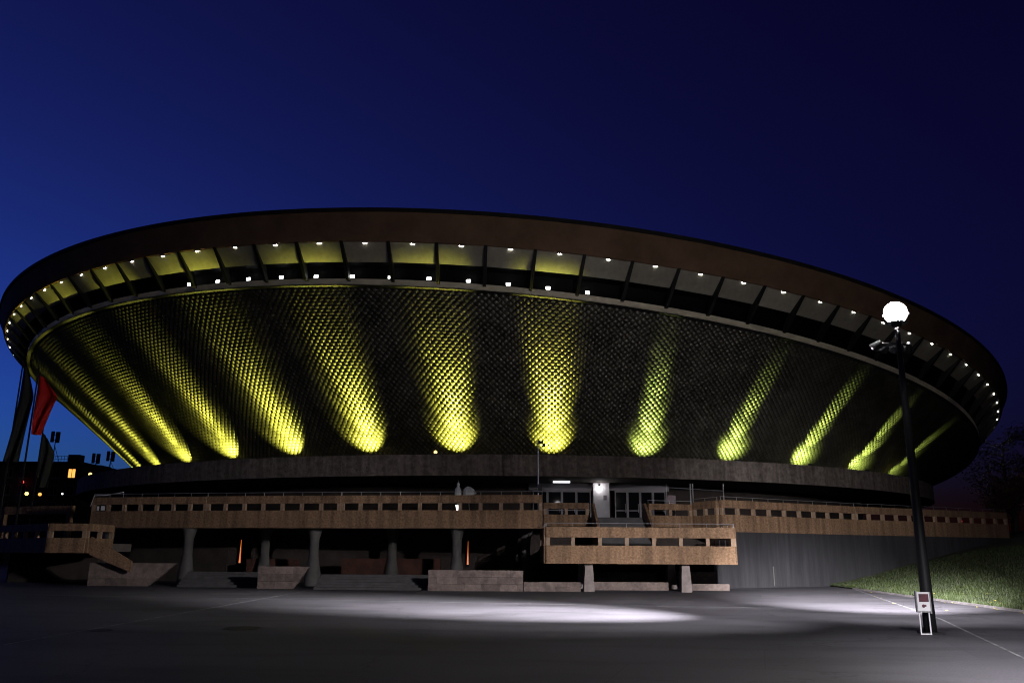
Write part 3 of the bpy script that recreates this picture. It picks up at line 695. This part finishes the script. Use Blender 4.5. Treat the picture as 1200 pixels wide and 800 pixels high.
b2 = far_building('dark apartment block carrying panel antennas beside the saucer foot', -96, -66, 178, 14, 18.0, 10, 5, {(7, 1): 'glass'})
def antenna(x, y, z, h, label, n=2):
    t = thing('antenna_mast', (x, y, z), label, 'antenna', 'antennas on the far roofs')
    part(t, 'pole', MB().tube([(x, y, z), (x, y, z+h)], .09, 8), M['dark_metal'])
    for k in range(n): part(t, 'panel_antenna', MB().box((x+(-.55 if k % 2 else .55), y-.2, z+h-1.1+.1*k), (.55, .35, 2.1)), M['dark_metal'])
    part(t, 'bracket', MB().box((x, y-.1, z+h-.6), (1.3, .12, .12)).box((x, y-.1, z+h-1.6), (1.3, .12, .12)), M['dark_metal'])
    part(t, 'stay', MB().tube([(x, y, z+h*.55), (x+1.3, y, z)], .05, 6).tube([(x, y, z+h*.55), (x-.9, y+1, z)], .05, 6), M['dark_metal'])
antenna(-88.6, 162, 18.8, 6.0, 'tall roof antenna mast on the block behind the flags')
antenna(-88.6, 179, 18.5, 4.0, 'shorter roof antenna on the block beside the saucer foot')
antenna(-86.0, 180, 18.5, 4.6, 'taller roof antenna on the block beside the saucer foot', 2)
rm = thing('roof_plant', (-85.5, 163, 18.8), 'dark roof railing and plant box at the foot of the antenna', 'plant box')
part(rm, 'box', MB().box((-84.6, 163, 19.6), (2.2, 2, 1.6)), M['dark_metal'])
for k in range(5): part(rm, 'rail_post', MB().tube([(-88.2+k*.6, 162, 18.8), (-88.2+k*.6, 162, 20.1)], .04, 6), M['dark_metal'])
part(rm, 'rail', MB().tube([(-88.2, 162, 20.1), (-85.8, 162, 20.1)], .04, 6).tube([(-88.2, 162, 19.5), (-85.8, 162, 19.5)], .04, 6), M['dark_metal'])
for x, y, z, k, lb in ((-92.2, 159.2, 14.9, 'e_red', 'small red light on the far facade behind the flags'),
                       (-80.1, 140, 11.5, 'e_yellow', 'yellow street light beyond the flags'),
                       (-77.9, 140, 11.4, 'e_warm', 'dim orange street light beyond the flags'),
                       (-74.2, 140, 11.5, 'e_white', 'tiny white street light beyond the flags'),
                       (-71, 142, 14.9, 'e_yellow', 'pale yellow street light beside the saucer foot')):
    t = thing('distant_lamp', (x, y, 0), lb, 'lamp', 'small distant lights')
    rr = .15 if k == 'e_white' else .28
    part(t, 'post', MB().tube([(x, y+.3, 0), (x, y+.3, z+.3), (x, y, z+.35)], .08, 8), M['dark_metal'])
    part(t, 'lens', MB().lathe([(rr*math.sin(PI*q_/6)+.001, -rr*math.cos(PI*q_/6)) for q_ in range(7)], 10, (x, y, z)), M[k], smooth=True)

# ------------------------------------------------------------------ trees on the bank at the right
def tree(x, y, h, cr, label, seed, m_):
    R = random.Random(seed); z0 = hill_z(x, y)-.1
    root = thing('tree', (x, y, z0), label, 'tree', 'dark trees behind the bank')
    tr = MB(); tr.tube([(x, y, z0), (x+.2, y, z0+h*.3), (x-.1, y+.2, z0+h*.6), (x, y, z0+h*.9)], [.32, .24, .15, .04], 9)
    ends = []
    for k in range(26):
        t = R.uniform(.28, .9); a = R.uniform(0, 2*PI); L_ = cr*(1.15-.75*abs(t-.5))*R.uniform(.55, 1)
        p = Vector((x, y, z0+h*t)); e = p+Vector((math.cos(a)*L_, math.sin(a)*L_, L_*R.uniform(.15, .6)))
        tr.tube([p, (p+e)/2+Vector((0, 0, .2)), e], [.08, .05, .02], 5); ends += [e, (p+e)/2+Vector((0, 0, .3)), p+(e-p)*.75]
    part(root, 'trunk', tr, M['bark'])
    lv = MB()
    for e in ends:
        for k in range(42):
            c = e+Vector((R.gauss(0, .65), R.gauss(0, .65), R.gauss(0, .5))); s = R.uniform(.12, .26)
            u = Vector((R.gauss(0, 1), R.gauss(0, 1), R.gauss(0, 1))).normalized(); w_ = u.orthogonal().normalized()
            lv.add([c-u*s, c+w_*s*.55, c+u*s, c-w_*s*.55], [(0, 1, 2, 3)])
    part(root, 'crown', lv, m_)
for i_, (x, y, h, cr, lb, m_) in enumerate(((66, 112, 13, 4.5, 'broad dark tree growing just past the saucer edge on the bank', 'leaf'),
                                            (78, 120, 16, 5.5, 'tallest dark tree on the bank past the saucer edge', 'leaf'),
                                            (61, 103, 6.5, 3, 'low tree with red lamplight coloured into its leaves, before the broad dark tree', 'leaf_lamp_red'),
                                            (71, 104, 9, 4, 'mid-sized dark tree on the bank beside the one with lamp-red painted leaves', 'leaf'))):
    tree(x, y, h, cr, lb, i_+11, M[m_])
